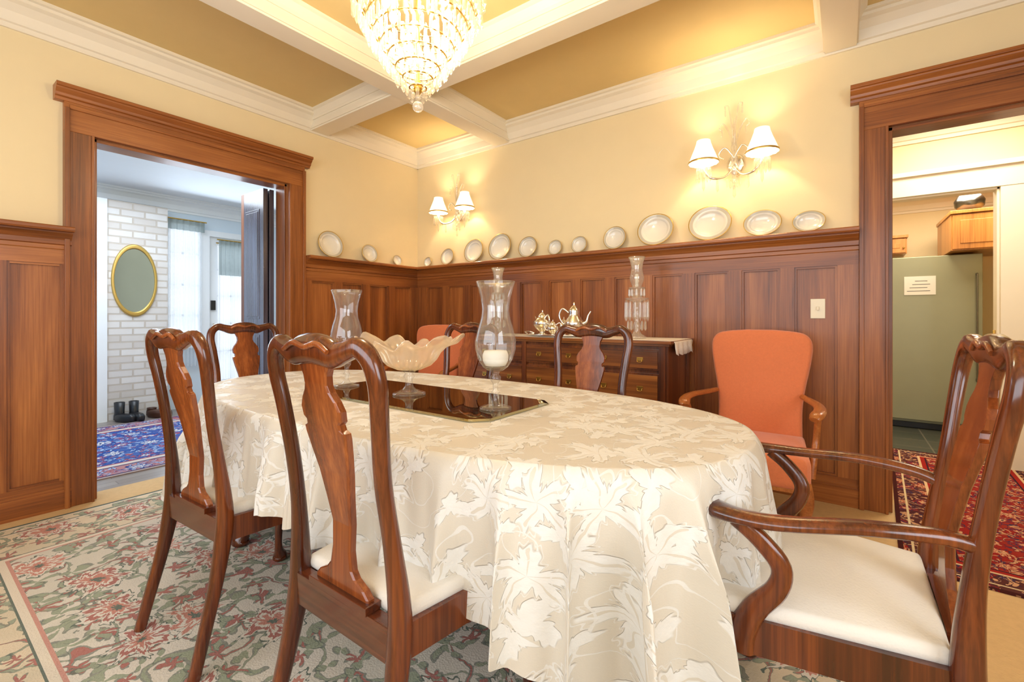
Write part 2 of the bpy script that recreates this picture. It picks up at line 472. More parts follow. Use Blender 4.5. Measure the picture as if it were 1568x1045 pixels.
# beams
bp = [(0, -.075), (.008, -.075), (.012, -.055), (.03, -.02), (.045, -.012), (.045, 0), (0, 0)]
def beam(name, ax, c, a0, a1, dz=0.0):
    m = MB(); h = 0.075; zb = ZC-0.155+dz
    if ax == 'y':
        m.box(c-h, c+h, a0, a1, zb, ZC, trimw); m.box(c-h-.008, c+h+.008, a0, a1, zb+.012, zb+.03, trimw)
        m.mould(bp, (c-h, a0, ZC), (c-h, a1, ZC), (-1, 0, 0), trimw); m.mould(bp, (c+h, a0, ZC), (c+h, a1, ZC), (1, 0, 0), trimw)
    else:
        m.box(a0, a1, c-h, c+h, zb, ZC, trimw); m.box(a0, a1, c-h-.008, c+h+.008, zb+.012, zb+.03, trimw)
        m.mould(bp, (a0, c-h, ZC), (a1, c-h, ZC), (0, -1, 0), trimw); m.mould(bp, (a0, c+h, ZC), (a1, c+h, ZC), (0, 1, 0), trimw)
    m.build(name)
beam('beam_lengthwise', 'y', -2.50, YN+.02, YB-.02)
beam('beam_lengthwise.001', 'y', -0.01, YN+.02, YB-.02)
beam('beam_crosswise', 'x', 2.18, XL+.02, XR-.02, .003)
beam('beam_crosswise.001', 'x', -0.35, XL+.02, XR-.02, .003)

# wainscot ---------------------------------------------------------------
def wbox(m, w, u0, u1, o0, o1, z0, z1, mt):
    if w == 'B': m.box(u0, u1, YB-o1, YB-o0, z0, z1, mt)
    elif w == 'L': m.box(XL+o0, XL+o1, u0, u1, z0, z1, mt)
def wmould(m, w, prof, u0, u1, z, mt):
    if w == 'B': m.mould(prof, (u0, YB, z), (u1, YB, z), (0, -1, 0), mt)
    else: m.mould(prof, (XL, u0, z), (XL, u1, z), (1, 0, 0), mt)
PZ0, PZ1 = 0.16, 1.40
def wainscot(name, rail, base, w, u0, u1, panels):
    m = MB(); hz = wx if w == 'B' else wy
    wbox(m, w, u0, u1, .001, .010, 0, 1.57, wv)
    wbox(m, w, u0, u1, .010, .032, 0, PZ0, hz)
    wbox(m, w, u0, u1, .010, .032, PZ1, 1.55, hz)
    e = u0
    for a, b in panels:
        wbox(m, w, e, a, .010, .032, PZ0, PZ1, wv)
        wbox(m, w, a, a+.012, .010, .024, PZ0, PZ1, wv); wbox(m, w, b-.012, b, .010, .024, PZ0, PZ1, wv)
        wbox(m, w, a+.012, b-.012, .010, .024, PZ0, PZ0+.012, hz); wbox(m, w, a+.012, b-.012, .010, .024, PZ1-.012, PZ1, hz)
        e = b
    wbox(m, w, e, u1, .010, .032, PZ0, PZ1, wv)
    m.build(name)
    m = MB()
    wmould(m, w, [(.033, -.125), (.038, -.12), (.038, -.1), (.05, -.095), (.052, -.07), (.068, -.05), (.085, -.035), (.085, -.028), (.125, -.028), (.13, -.02), (.13, -.006), (.125, 0), (0.001, 0), (0.001, -.034), (.033, -.034)], u0, u1, 1.605, hz)
    m.build(rail)
    m = MB(); wbox(m, w, u0, u1, .033, .045, 0, .11, hz); wbox(m, w, u0, u1, .033, .038, .11, .125, hz)
    m.build(base)
pb = []
x = -0.024
while x-0.22 > XL+0.05:
    pb.append((x-0.216, x)); x -= 0.293
pb.reverse()
wainscot('trim_8', 'trim_9', 'baseboard_back', 'B', XL+.001, D2[0]-.131, pb)
pl = []
y = 2.10
while y+0.216 < YB-.03: pl.append((y, y+0.216)); y += 0.293
wainscot('trim_10', 'trim_11', 'baseboard_left', 'L', D1[1]+.131, YB-.034, pl)
pl = []
y = 0.595
while y > YN+.3: pl.append((y-.216, y)); y -= .293
pl.reverse()
wainscot('trim_12', 'trim_13', 'baseboard_left.001', 'L', YN, D1[0]-.10, pl)

# door casings ------------------------------------------------------------
def casing(name, w, u0, u1, zt):
    m = MB(); hz = wx if w == 'B' else wy; cw = 0.13
    for a, b, s in ((u0-cw, u0, -1), (u1, u1+cw, 1)):
        wbox(m, w, a, b, 0, .040, 0, zt+.0, wv)
        oa, ob = (a, a+.022) if s < 0 else (b-.022, b)
        wbox(m, w, oa, ob, .04, .058, 0, zt+.13, wv)
        ia, ib = (b-.014, b) if s < 0 else (a, a+.014)
        wbox(m, w, ia, ib, .04, .048, 0, zt, wv)
    wbox(m, w, u0-cw, u1+cw, 0, .040, zt, zt+.17, hz)
    wbox(m, w, u0-cw+.022, u1+cw-.022, .04, .052, zt+.125, zt+.15, hz)
    wmould(m, w, [(0, -.085), (.045, -.085), (.05, -.07), (.062, -.065), (.066, -.05), (.085, -.03), (.088, -.022), (.1, -.02), (.1, 0), (0, 0)], u0-cw-.04, u1+cw+.04, zt+.25, hz)
    if w == 'B':
        m.box(u0-.001, u0+.02, YB, YB+T, 0, zt, wv); m.box(u1-.02, u1+.001, YB, YB+T, 0, zt, wv); m.box(u0, u1, YB, YB+T, zt-.02, zt, wx)
    else:
        m.box(XL-T, XL, u0-.001, u0+.02, 0, zt, wv); m.box(XL-T, XL, u1-.02, u1+.001, 0, zt, wv); m.box(XL-T, XL, u0, u1, zt-.02, zt, wy)
    m.build(name, bevel=.002)
casing('door_frame', 'L', D1[0], D1[1], D1[2])
casing('door_frame.001', 'B', D2[0], D2[1], D2[2])

# folded door leaf in left doorway
m = MB()
for k, yy in enumerate((1.845, 1.795)):
    m.box(-4.13, XL-T-.01, yy, yy+.036, 0.012, 2.14, door_refl)
    m.box(-4.18, -4.13, yy, yy+.036, 0.012, 2.14, wv)
    for z0, z1 in ((.2, .95), (1.08, 1.98)):
        m.box(-4.10, XL-T-.07, yy-.004, yy, z0, z1, door_refl)
        m.box(-4.08, XL-T-.09, yy-.008, yy-.004, z0+.02, z1-.02, door_refl)
for z in (.3, 1.1, 1.9): m.box(-4.19, -4.18, 1.80, 1.875, z, z+.1, brass)
m.build('door_1', bevel=.002)

# light switch
m = MB(); m.box(-.158, -.084, YB-.018, YB-.0105, 1.088, 1.206, ivory); m.box(-.127, -.115, YB-.032, YB-.018, 1.137, 1.16, ivory)
m.build('light_switch', bevel=.002)

# ------------------------------------------------------------------ rugs
def rug(name, cx, cy, hx, hy, mat, rot=0, z=0.0):
    m = MB(); m.box(-hx, hx, -hy, hy, 0, .007, mat)
    return m.build(name, (cx, cy, z), rot)
cream, rose, rose2 = C(214, 202, 182), C(186, 122, 106), C(162, 96, 88)
sage, slate = C(142, 150, 126), C(84, 98, 88)
rm = rug_mat('floral_rug_wool', 1.80, 1.48, C(210, 201, 187), C(212, 194, 166), rose, rose2, sage, slate,
             [(0, .02, C(54, 76, 70)), (.02, .035, cream), (.10, .11, C(74, 92, 84)), (.11, .125, cream), (.43, .437, slate), (.437, .462, cream), (.462, .474, C(190, 134, 120))], .46, 2.9, .22, .3)
rug('floral_area_rug', -1.68, 1.33, 1.80, 1.48, rm)
rr = rug_mat('red_persian_wool', .42, 1.15, C(140, 30, 26), C(60, 30, 34), C(206, 160, 120), C(44, 46, 74), C(196, 150, 110), C(30, 32, 52),
             [(0, .02, C(40, 20, 20)), (.05, .06, C(210, 190, 150)), (.16, .175, C(210, 180, 140)), (.175, .2, C(150, 34, 28)), (.2, .21, C(30, 26, 40))], .16, 6.5, .05, .3)
rug('persian_runner_rug', .68, 3.75, .42, 1.15, rr, -0.05, 0.0)
rb = rug_mat('blue_persian_wool', .95, 1.1, C(44, 74, 140), C(176, 118, 108), C(210, 206, 200), C(160, 76, 72), C(150, 170, 200), C(30, 40, 84),
             [(0, .03, C(170, 150, 140)), (.03, .05, C(60, 50, 80)), (.24, .26, C(40, 40, 80)), (.26, .32, C(206, 190, 176)), (.32, .34, C(150, 60, 60))], .25, 4.0, .1)
rug('blue_persian_rug', -4.98, 1.55, .95, 1.1, rb)

# ------------------------------------------------------------------ dining chairs
def make_chair(arms=False):
    m = MB(); ws = 1.16 if arms else 1.0
    half = [(.205, -.315, .0, .017, .016), (.203, -.29, .1, .018, .017), (.197, -.25, .26, .020, .020), (.192, -.224, .41, .025, .023),
            (.19, -.222, .50, .023, .021), (.180, -.232, .62, .017, .019), (.174, -.25, .75, .015, .020), (.186, -.268, .88, .015, .021),
            (.195, -.28, .955, .016, .021), (.184, -.288, 1.005, .017, .021), (.152, -.292, 1.030, .018, .021), (.115, -.295, 1.022, .019, .022),
            (.075, -.297, 1.012, .020, .028), (.04, -.298, 1.020, .021, .033), (0, -.298, 1.024, .021, .034)]
    half = [(a*ws, b, c, d, e) for a, b, c, d, e in half]
    full = half+[(-a, b, c, d, e) for a, b, c, d, e in reversed(half[:-1])]
    m.sweep([tuple(p) for p in spl(full, 5)], (0, 1, 0), cherry, 12, 2.6)
    for yy in (-.276, -.320):
        m.sweep([tuple(p) for p in spl([(-.085, yy, 1.02, .005, .006), (-.045, yy, 1.036, .006, .007), (0, yy, 1.028, .006, .007), (.045, yy, 1.036, .006, .007), (.085, yy, 1.02, .005, .006)], 5)], (0, 1, 0), splatm, 8)
    wp = [(.45, .10), (.475, .10), (.49, .085), (.505, .055), (.52, .042), (.56, .034), (.62, .036), (.68, .046), (.74, .058), (.79, .070), (.83, .078),
          (.842, .078), (.848, .066), (.86, .064), (.868, .074), (.89, .076), (.91, .066), (.93, .050), (.945, .044), (.965, .046), (.985, .056), (1.02, .068)]
    yp = [(.45, -.222), (.5, -.224), (.62, -.222), (.74, -.242), (.87, -.272), (.95, -.287), (1.02, -.296)]
    def ip(tb, z):
        for (a, b), (c, d) in zip(tb, tb[1:]):
            if a <= z <= c: return b+(d-b)*(z-a)/(c-a)
        return tb[-1][1]
    zs = sorted(set([a for a, b in wp]+[.45+i*.57/40 for i in range(41)]))
    vs = []; fs = []
    for z in zs:
        w = ip(wp, z)*ws; y = ip(yp, z); t = .0075
        vs += [(-w, y-t, z), (-w+.006, y-t-.003, z), (w-.006, y-t-.003, z), (w, y-t, z), (w, y+t, z), (-w, y+t, z)]
    for j in range(len(zs)-1):
        for k in range(6):
            l = (k+1) % 6; fs.append((j*6+k, j*6+l, (j+1)*6+l, (j+1)*6+k))
    fs += [(0, 1, 2, 3, 4, 5)]
    m.add(vs, fs, splatm, False)
    a, b = .18*ws, .245*ws
    m.box(-a, a, -.240, -.208, .375, .452, cherryx)
    m.box(-.11*ws, .11*ws, -.246, -.206, .452, .470, cherryx)
    for s in (-1, 1):
        m.extr([(s*(a-.012), -.215, .375), (s*(a+.016), -.215, .375), (s*(b+.012), .215, .375), (s*(b-.018), .215, .375)], (0, 0, .075), cherry)
    fr = [(-b, .215), (-b*.5, .228), (0, .232), (b*.5, .228), (b, .215)]
    m.extr([(x, y, .375) for x, y in fr]+[(x, y-.03, .375) for x, y in reversed(fr)], (0, 0, .075), cherryx)
    ol = []
    aa, bb = a+.004, b+.004
    base = [(-aa, -.205), (aa, -.205), (bb, .195), (bb*.96, .222), (0, .236), (-bb*.96, .222), (-bb, .195)]
    for (p, q) in zip(base, base[1:]+base[:1]):
        for k in range(6): ol.append((p[0]+(q[0]-p[0])*k/6, p[1]+(q[1]-p[1])*k/6))
    m.pillow(ol, .442, .482, seatm, .02, .016)
    for s in (-1, 1):
        px, py = s*(b-.012), .196
        pth = [(0, .445, .030), (.006, .40, .034), (.016, .34, .034), (.018, .29, .028), (.010, .21, .020), (.0, .13, .0155), (-.002, .08, .015), (.006, .045, .019), (.014, .022, .028), (.014, .008, .030), (.014, .0, .024)]
        m.sweep([tuple(q) for q in spl([(px+s*o, py+o, z, r, r) for o, z, r in pth], 4)], (1, 0, 0), cherry, 12, 2.2)
    if arms:
        for s in (-1, 1):
            arm = [(.20, -.243, .672, .014, .014), (.222, -.19, .688, .014, .018), (.262, -.08, .69, .013, .022), (.298, .06, .675, .013, .025), (.302, .14, .672, .014, .027), (.285, .195, .672, .017, .029), (.262, .222, .672, .018, .024), (.25, .228, .670, .012, .012)]
            m.sweep([tuple(q) for q in spl([(s*x, y, z, c, d) for x, y, z, c, d in arm], 5)], (0, 0, 1), cherry, 12, 2.3)
            m.lathe([(0.0, .018), (.016, .018), (.024, .012), (.026, 0), (.022, -.014), (0, -.018)], cherry, 16, (s*.274, .205, .674))
            post = [(.296, .145, .665, .016, .018), (.292, .10, .63, .015, .019), (.284, .062, .58, .015, .020), (.28, .07, .53, .016, .021), (.276, .11, .475, .018, .024), (.274, .135, .42, .019, .028), (.272, .14, .375, .018, .028)]
            m.sweep([tuple(q) for q in spl([(s*x, y, z, c, d) for x, y, z, c, d in post], 5)], (1, 0, 0), cherry, 12, 2.4)
    return m

ZR = .0072
ch = make_chair().build('dining_chair', (-.93, .845, ZR), 0.0, bevel=.0015)
dup(ch, 'dining_chair.001', (-1.79, .845, ZR), 0.05)
dup(ch, 'dining_chair.002', (-1.02, 1.80, ZR), pi)
dup(ch, 'dining_chair.003', (-1.84, 1.82, ZR), pi)
dup(ch, 'dining_chair.004', (-2.76, 1.33, ZR), -pi/2)
make_chair(True).build('dining_armchair', (-.04, 1.36, ZR), pi/2, bevel=.0015)

# ------------------------------------------------------------------ dining table + cloth
TCX, TCY = -1.45, 1.32
TA, TB, TN = 1.26, .57, 2.5
def sup(t, a, b, n):
    c, s = math.cos(t), math.sin(t)
    return (a*math.copysign(abs(c)**(2/n), c), b*math.copysign(abs(s)**(2/n), s))
m = MB()
ol = [sup(2*pi*i/72, TA-.012, TB-.012, TN) for i in range(72)]
m.extr([(x, y, .728) for x, y in ol], (0, 0, .028), cherryx)
ap = [sup(2*pi*i/72, TA-.18, TB-.13, 3.2) for i in range(72)]
m.extr([(x, y, .65) for x, y in ap], (0, 0, .078), cherryx)
for sx in (-1, 1):
    for sy in (-1, 1):
        pth = [(0, .72, .042), (.008, .64, .046), (.022, .55, .044), (.024, .47, .034), (.012, .33, .024), (0, .18, .019), (-.002, .10, .019), (.01, .055, .026), (.02, .028, .038), (.02, .01, .040), (.02, .0, .032)]
        m.sweep([tuple(q) for q in spl([(sx*(.86+o), sy*(.30+o), z, r, r) for o, z, r in pth], 4)], (1, 0, 0), cherry, 14, 2.2)
m.build('dining_table', (TCX, TCY, ZR), 0, bevel=.002)

def tablecloth():
    zt = .766; N = 960
    dense = [sup(2*pi*i/9600, TA, TB, TN) for i in range(9600)]
    cum = [0]
    for i in range(9600):
        p = dense[i]; q = dense[(i+1) % 9600]; cum.append(cum[-1]+math.hypot(p[0]-q[0], p[1]-q[1]))
    tot = cum[-1]; pts = []; j = 0
    for i in range(N):
        t = tot*i/N
        while cum[j+1] < t: j += 1
        pts.append(dense[j])
    hx, hy = TA+.27, TB+.30
    vs = []; uv = []; fs = []
    tops = [.02, .15, .3, .45, .6, .75, .88, .96, .99]
    J = 34
    rows = len(tops)+J+1
    nrm = []
    for i in range(N):
        a = pts[(i-8) % N]; b = pts[(i+8) % N]; dx, dy = b[0]-a[0], b[1]-a[1]; l = math.hypot(dx, dy); nrm.append((dy/l, -dx/l))
    Ls = []
    for i in range(N):
        (x, y), (nx, ny) = pts[i], nrm[i]
        Ls.append(min((hx-abs(x))/max(abs(nx), 1e-4), (hy-abs(y))/max(abs(ny), 1e-4), .64))
    Ls = [sum(Ls[(i+k) % N] for k in range(-5, 6))/11 for i in range(N)]
    for i in range(N):
        (x, y), (nx, ny), L = pts[i], nrm[i], Ls[i]
        arc = tot*i/N
        cf = min(max((L-.31)/.24, 0), 1); cf = cf*cf*(3-2*cf)
        ph = arc/.150*2*pi+1.5*math.sin(arc*2.3)+.9*math.sin(arc*5.1+1)
        s1 = math.sin(ph); s1 = math.copysign(abs(s1)**.8, s1)
        sh = s1+.30*math.sin(2.1*ph+1.0)+.45*math.sin(.47*ph)
        tx, ty = -ny, nx
        for s in tops: vs.append((x*s, y*s, zt)); uv.append((x*s, y*s))
        for k in range(J+1):
            d = L*(k/J)**1.05
            g = min(d/.24, 1)**1.05
            g2 = min(d/.40, 1)
            o = .022*(1-math.exp(-d/.018))+d*(.075+.07*cf)+(.022+.044*cf*g2)*g*sh
            tan = (.030*cf+.010)*g*math.cos(ph)
            z = zt-.006*(1-math.exp(-d/.01))-d*.965+.008*math.sin(ph*.7)*g
            z = max(z, .03+.01*math.sin(ph))
            vs.append((x+nx*o+tx*tan, y+ny*o+ty*tan, z)); uv.append((x+nx*d, y+ny*d))
    for i in range(N):
        a = i*rows; b = ((i+1) % N)*rows
        for k in range(rows-1): fs.append((a+k, b+k, b+k+1, a+k+1))
    ci = len(vs); vs.append((0, 0, zt)); uv.append((0, 0))
    for i in range(N): fs.append((i*rows, ci, ((i+1) % N)*rows))
    me = bpy.data.meshes.new('tablecloth'); me.from_pydata(vs, [], fs); me.materials.append(clothm)
    ul = me.uv_layers.new(name='UVMap')
    for lp in me.loops: ul.data[lp.index].uv = uv[lp.vertex_index]
    for p in me.polygons: p.use_smooth = True
    o = bpy.data.objects.new('tablecloth', me); S.collection.objects.link(o); o.location = (TCX, TCY, 0)
tablecloth()
ZT = .768
# mirror plateau
m = MB()
hx, hy, c = .53, .225, .05
def octo(k): return [(-hx+k+c, -hy+k), (hx-k-c, -hy+k), (hx-k, -hy+k+c), (hx-k, hy-k-c), (hx-k-c, hy-k), (-hx+k+c, hy-k), (-hx+k, hy-k-c), (-hx+k, -hy+k+c)]
P0 = [(x, y, 0) for x, y in octo(0)]; P1 = [(x, y, .003) for x, y in octo(0)]; P2 = [(x, y, .006) for x, y in octo(.012)]
vs = P0+P1+P2; fs = [tuple(range(7, -1, -1)), tuple(range(16, 24))]
for r in (0, 8):
    for i in range(8): fs.append((r+i, r+(i+1) % 8, r+8+(i+1) % 8, r+8+i))
m.add(vs, fs, mirror)
m.build('table_mirror', (-1.43, 1.30, ZT-.001), 0)
ZM = ZT+.006

def hurricane(name, loc):
    m = MB()
    m.lathe([(0.0, 0), (.056, 0), (.057, .004), (.045, .009), (.018, .016), (.010, .03), (.009, .05), (.016, .058), (.009, .066), (.010, .09), (.018, .10), (.020, .112), (.012, .12), (.014, .13), (.03, .137), (.045, .148)], glass, 28)
    m.lathe([(.02, .138), (.045, .148), (.062, .175), (.072, .21), (.073, .24), (.064, .28), (.052, .32), (.048, .35), (.053, .39), (.062, .425), (.070, .448), (.069, .450), (.060, .425), (.051, .39), (.046, .35), (.050, .32), (.062, .28), (.071, .24), (.070, .21), (.060, .177)], glass, 36, caps=False)
    m.lathe([(0, .15), (.036, .152), (.045, .17), (.046, .19), (.040, .205), (0, .207)], candle, 24)
    m.lathe([(0, .207), (.0015, .207), (.0015, .217), (0, .218)], black, 6)
    return m.build(name, loc)
hurricane('hurricane_candle_holder', (-.995, 1.27, ZM))
hurricane('hurricane_candle_holder.001', (-1.88, 1.27, ZM))

# ruffled pedestal bowl
m = MB()
m.lathe([(0, 0), (.068, 0), (.068, .006), (.05, .012), (.03, .02), (.016, .035), (.014, .06), (.024, .075), (.016, .088), (.03, .098), (.05, .105)], glass, 32)
def ruf(p, r, z, a):
    w = max(0, (r-.07)/.10)
    k = 1+.13*w*math.cos(2*a)+.06*w*math.sin(9*a)
    return Vector((p.x*k*1.05, p.y*k*.95, p.z+w*w*(.014*math.sin(9*a+.5)+.012*math.cos(2*a+.3))+.002*math.sin(24*a)))
m.lathe([(.02, .102), (.05, .106), (.085, .122), (.105, .145), (.118, .172), (.138, .195), (.165, .212), (.185, .222), (.183, .225), (.162, .216), (.135, .199), (.114, .175), (.100, .148), (.08, .127), (.045, .112), (0, .108)], frost, 108, caps=False, fn=ruf)
m.build('ruffled_glass_bowl', (-1.47, 1.29, ZM), 0.45)

# ------------------------------------------------------------------ sideboard
m = MB()
x0, x1, y0, y1 = -2.45, -.84, 2.76, 3.25
m.box(x0+.02, x1-.02, y0+.02, y1, .30, .91, burlv)
m.box(x0, x1, y0-.005, y1, .91, .925, burl); m.box(x0-.015, x1+.015, y0-.02, y1+.005, .925, .943, burl)
W = x1-x0
nb = 3
for i in range(nb):
    a = x0+.05+i*(W-.1)/nb+.01; b = x0+.05+(i+1)*(W-.1)/nb-.01
    for z0, z1 in ((.76, .89), (.55, .74), (.33, .53)):
        m.box(a, b, y0+.006, y0+.02, z0, z1, burlv)
        m.box(a+.012, b-.012, y0+.0, y0+.006, z0+.012, z1-.012, burl)
        for q in (.25, .75):
            xx = a+(b-a)*q
            m.box(xx-.02, xx+.02, y0-.004, y0, (z0+z1)/2-.01, (z0+z1)/2+.014, brass)
            m.tube([(xx-.015, y0-.006, (z0+z1)/2), (xx-.012, y0-.012, (z0+z1)/2-.014), (xx+.012, y0-.012, (z0+z1)/2-.014), (xx+.015, y0-.006, (z0+z1)/2)], .0025, brass, 6, (0, 1, 0), 3)
for xx in (x0+.045, x0+W/3+.015, x1-W/3-.015, x1-.045):
    m.box(xx-.018, xx+.018, y0+.0, y0+.04, .3, .91, burlv)
m.box(x1-.02, x1-.012, y0+.02, y0+.08, .30, .91, burlv); m.box(x1-.02, x1-.012, y1-.06, y1, .30, .91, burlv)
m.box(x1-.02, x1-.012, y0+.08, y1-.06, .85, .91, burlv); m.box(x1-.02, x1-.012, y0+.08, y1-.06, .30, .37, burlv)
for xx in (x0+.045, x1-.045):
    for yy in (y0+.03, y1-.035):
        m.lathe([(.026, .3), (.03, .28), (.018, .26), (.028, .22), (.024, .1), (.014, .04), (.02, .02), (.018, 0)], burlv, 16, (xx, yy, 0))
m.build('sideboard', (0, 0, ZR), bevel=.002)
m = MB()
ys = [2.80+i*(.40)/40 for i in range(41)]
vs = []; fs = []
path = [(x0+.1, .9445), (-1.5, .9445), (x1-.02, .9445), (x1+.012, .9435), (x1+.022, .93), (x1+.024, .90), (x1+.030, .865)]
for j, (x, z) in enumerate(path):
    for i, y in enumerate(ys):
        dz = -.012*abs(math.sin(i/40*pi*5)) if j == len(path)-1 else 0
        vs.append((x+(.006*math.sin(i*.6) if j > 4 else 0), y, z+dz))
for j in range(len(path)-1):
    for i in range(40): fs.append((j*41+i, j*41+i+1, (j+1)*41+i+1, (j+1)*41+i))
m.add(vs, fs, lace, True)
o = m.build('table_runner', (0, 0, ZR), recalc=False)
sd = o.modifiers.new('t', 'SOLIDIFY'); sd.thickness = .0015; sd.offset = 1
ZS = .9465+ZR

def prism(m, c, L, r, mat):
    x, y, z = c
    n = 5
    vs = [(x, y, z)]+[(x+r*.8*math.cos(2*pi*i/n), y+r*.8*math.sin(2*pi*i/n), z-L*.15) for i in range(n)]+[(x+r*math.cos(2*pi*i/n), y+r*math.sin(2*pi*i/n), z-L*.8) for i in range(n)]+[(x, y, z-L)]
    fs = []
    for i in range(n):
        k = (i+1) % n
        fs += [(0, 1+i, 1+k), (1+i, 1+n+i, 1+n+k, 1+k), (1+n+i, 1+2*n, 1+n+k)]
    m.add(vs, fs, mat, False)
def lustre(name, loc):
    m = MB()
    m.lathe([(0, 0), (.062, 0), (.062, .012), (.05, .018), (.03, .03), (.02, .05), (.03, .075), (.022, .10), (.016, .13), (.026, .16), (.018, .19), (.014, .22), (.03, .245), (.075, .262), (.078, .27), (.03, .275), (.022, .30), (.03, .325), (.05, .335)], crystal, 24)
    for ring, zz, L, n in ((.074, .262, .15, 14), (.058, .12, .07, 10), (.05, .335, .06, 10)):
        for i in range(n):
            a = 2*pi*i/n; prism(m, (ring*math.cos(a), ring*math.sin(a), zz), L, .0085, crystal)
    m.lathe([(.052, .335), (.056, .34), (.03, .345), (.034, .36), (.045, .39), (.047, .41), (.04, .44), (.036, .47), (.042, .51), (.056, .545), (.055, .546), (.041, .51), (.035, .47)], crystal, 28, caps=False)
    m.lathe([(0, .345), (.011, .345), (.011, .43), (0, .432)], candle, 12)
    return m.build(name, loc)
lustre('crystal_candlestick', (-1.12, 2.97, ZS))
lustre('crystal_candlestick.001', (-2.30, 2.97, ZS))

# silver tea service
m = MB(); m.lathe([(0, .002), (.17, .003), (.19, .006), (.215, .016), (.22, .014), (.2, .003), (.17, 0), (0, 0)], silver, 40, sx=1.15, sy=.8, caps=False)
for s in (-1, 1): m.tube([(s*.24, -.05, .016), (s*.275, -.03, .03), (s*.275, .03, .03), (s*.24, .05, .016)], .005, silver, 8)
m.build('silver_tray', (-1.73, 2.96, ZS), 0)
def pot(name, loc, h, r, rot, tall=False, spout=True, handles=1):
    m = MB()
    pr = [(0, 0), (.55, 0), (.58, .03), (.3, .08), (.28, .12), (.7, .25), (1.0, .42), (.98, .52), (.72, .64), (.5, .70), (.52, .74), (.42, .80), (.2, .87), (.06, .90), (.09, .93), (.08, .97), (.0, 1.0)]
    if tall: pr = [(0, 0), (.6, 0), (.62, .03), (.35, .08), (.34, .11), (.75, .2), (1.0, .32), (.9, .44), (.6, .56), (.5, .66), (.58, .72), (.5, .78), (.3, .86), (.08, .90), (.12, .93), (.09, .97), (0, 1.0)]
    m.lathe([(a*r, b*h) for a, b in pr], silver, 28)
    if spout:
        m.sweep([tuple(p) for p in spl([(r*.8, 0, h*.35, r*.2, r*.2), (r*1.25, 0, h*.42, r*.14, r*.14), (r*1.45, 0, h*.6, r*.09, r*.09), (r*1.7, 0, h*.72, r*.07, r*.07)], 5)], (0, 1, 0), silver, 10)
    for s in ((-1,) if handles == 1 else (-1, 1)):
        m.tube([(s*r*.55, 0, h*.68), (s*r*1.2, 0, h*.8), (s*r*1.55, 0, h*.6), (s*r*1.2, 0, h*.38), (s*r*.85, 0, h*.34)], r*.09, silver, 8, (0, 1, 0))
    m.build(name, loc, rot)
pot('silver_teapot', (-1.88, 2.99, ZS+.004), .195, .074, 2.6)
pot('silver_coffee_pot', (-1.60, 2.98, ZS+.004), .25, .074, .2, tall=True)
pot('silver_sugar_bowl', (-1.71, 2.86, ZS+.004), .12, .042, .3, spout=False, handles=2)
pot('silver_creamer', (-1.73, 3.06, ZS+.004), .14, .04, 2.0)

# ------------------------------------------------------------------ orange armchairs
def orange_chair(name, loc, rot):
    m = MB()
    R = Matrix.Rotation(math.radians(90), 4, 'X')
    hw = [(.0, .215), (.10, .212), (.20, .212), (.30, .222), (.40, .240), (.48, .253), (.545, .258), (.59, .248), (.62, .215), (.633, .15), (.64, .06)]
    pts = [tuple(p) for p in spl([(w, h) for h, w in hw], 3)]
    ol = pts+[(-x, y) for x, y in reversed(pts)]
    m.M = Matrix.Translation((0, -.19, .385)) @ Matrix.Rotation(math.radians(7), 4, 'X') @ R
    m.pillow(ol, 0.0, .085, orange, .035, .012, .01)
    m.M = Matrix.Identity(4)
    base = [(-.225, -.22), (.225, -.22), (.275, .24), (.26, .275), (0, .29), (-.26, .275), (-.275, .24)]
    o2 = []
    for p, q in zip(base, base[1:]+base[:1]):
        for k in range(6): o2.append((p[0]+(q[0]-p[0])*k/6, p[1]+(q[1]-p[1])*k/6))
    m.pillow(o2, .30, .445, orange, .035, .02)
    m.extr([(x*.97, y*.97, .285) for x, y in base], (0, 0, .05), armwood)
    for s in (-1, 1):
        arm = [(.215, -.20, .66, .013, .015), (.25, -.12, .655, .014, .019), (.292, .02, .655, .014, .023), (.305, .12, .648, .015, .027), (.295, .19, .635, .018, .03), (.285, .215, .62, .014, .022)]
        m.sweep([tuple(q) for q in spl([(s*x, y, z, c, d) for x, y, z, c, d in arm], 5)], (0, 0, 1), armwood, 12, 2.3)
        post = [(.298, .15, .64, .016, .018), (.294, .10, .58, .015, .018), (.288, .09, .50, .015, .018), (.28, .12, .42, .016, .02), (.272, .14, .33, .016, .02)]
        m.sweep([tuple(q) for q in spl([(s*x, y, z, c, d) for x, y, z, c, d in post], 5)], (1, 0, 0), armwood, 10, 2.4)
        pth = [(0, .33, .032), (.008, .28, .034), (.014, .23, .028), (.006, .15, .019), (0, .08, .016), (.008, .03, .022), (.012, .012, .027), (.012, 0, .024)]
        m.sweep([tuple(q) for q in spl([(s*(.245+o), .24+o, z, r, r) for o, z, r in pth], 4)], (1, 0, 0), armwood, 12, 2.2)
        bk = [(0, .33, .022), (-.01, .22, .019), (-.03, .1, .017), (-.055, 0, .016)]
        m.sweep([tuple(q) for q in spl([(s*.205, -.19+o, z, r, r) for o, z, r in bk], 4)], (1, 0, 0), armwood, 10, 3)
    return m.build(name, loc, rot)
orange_chair('upholstered_armchair', (-.39, 2.70, ZR), pi)
orange_chair('upholstered_armchair.001', (-2.95, 2.76, ZR), pi+.25)

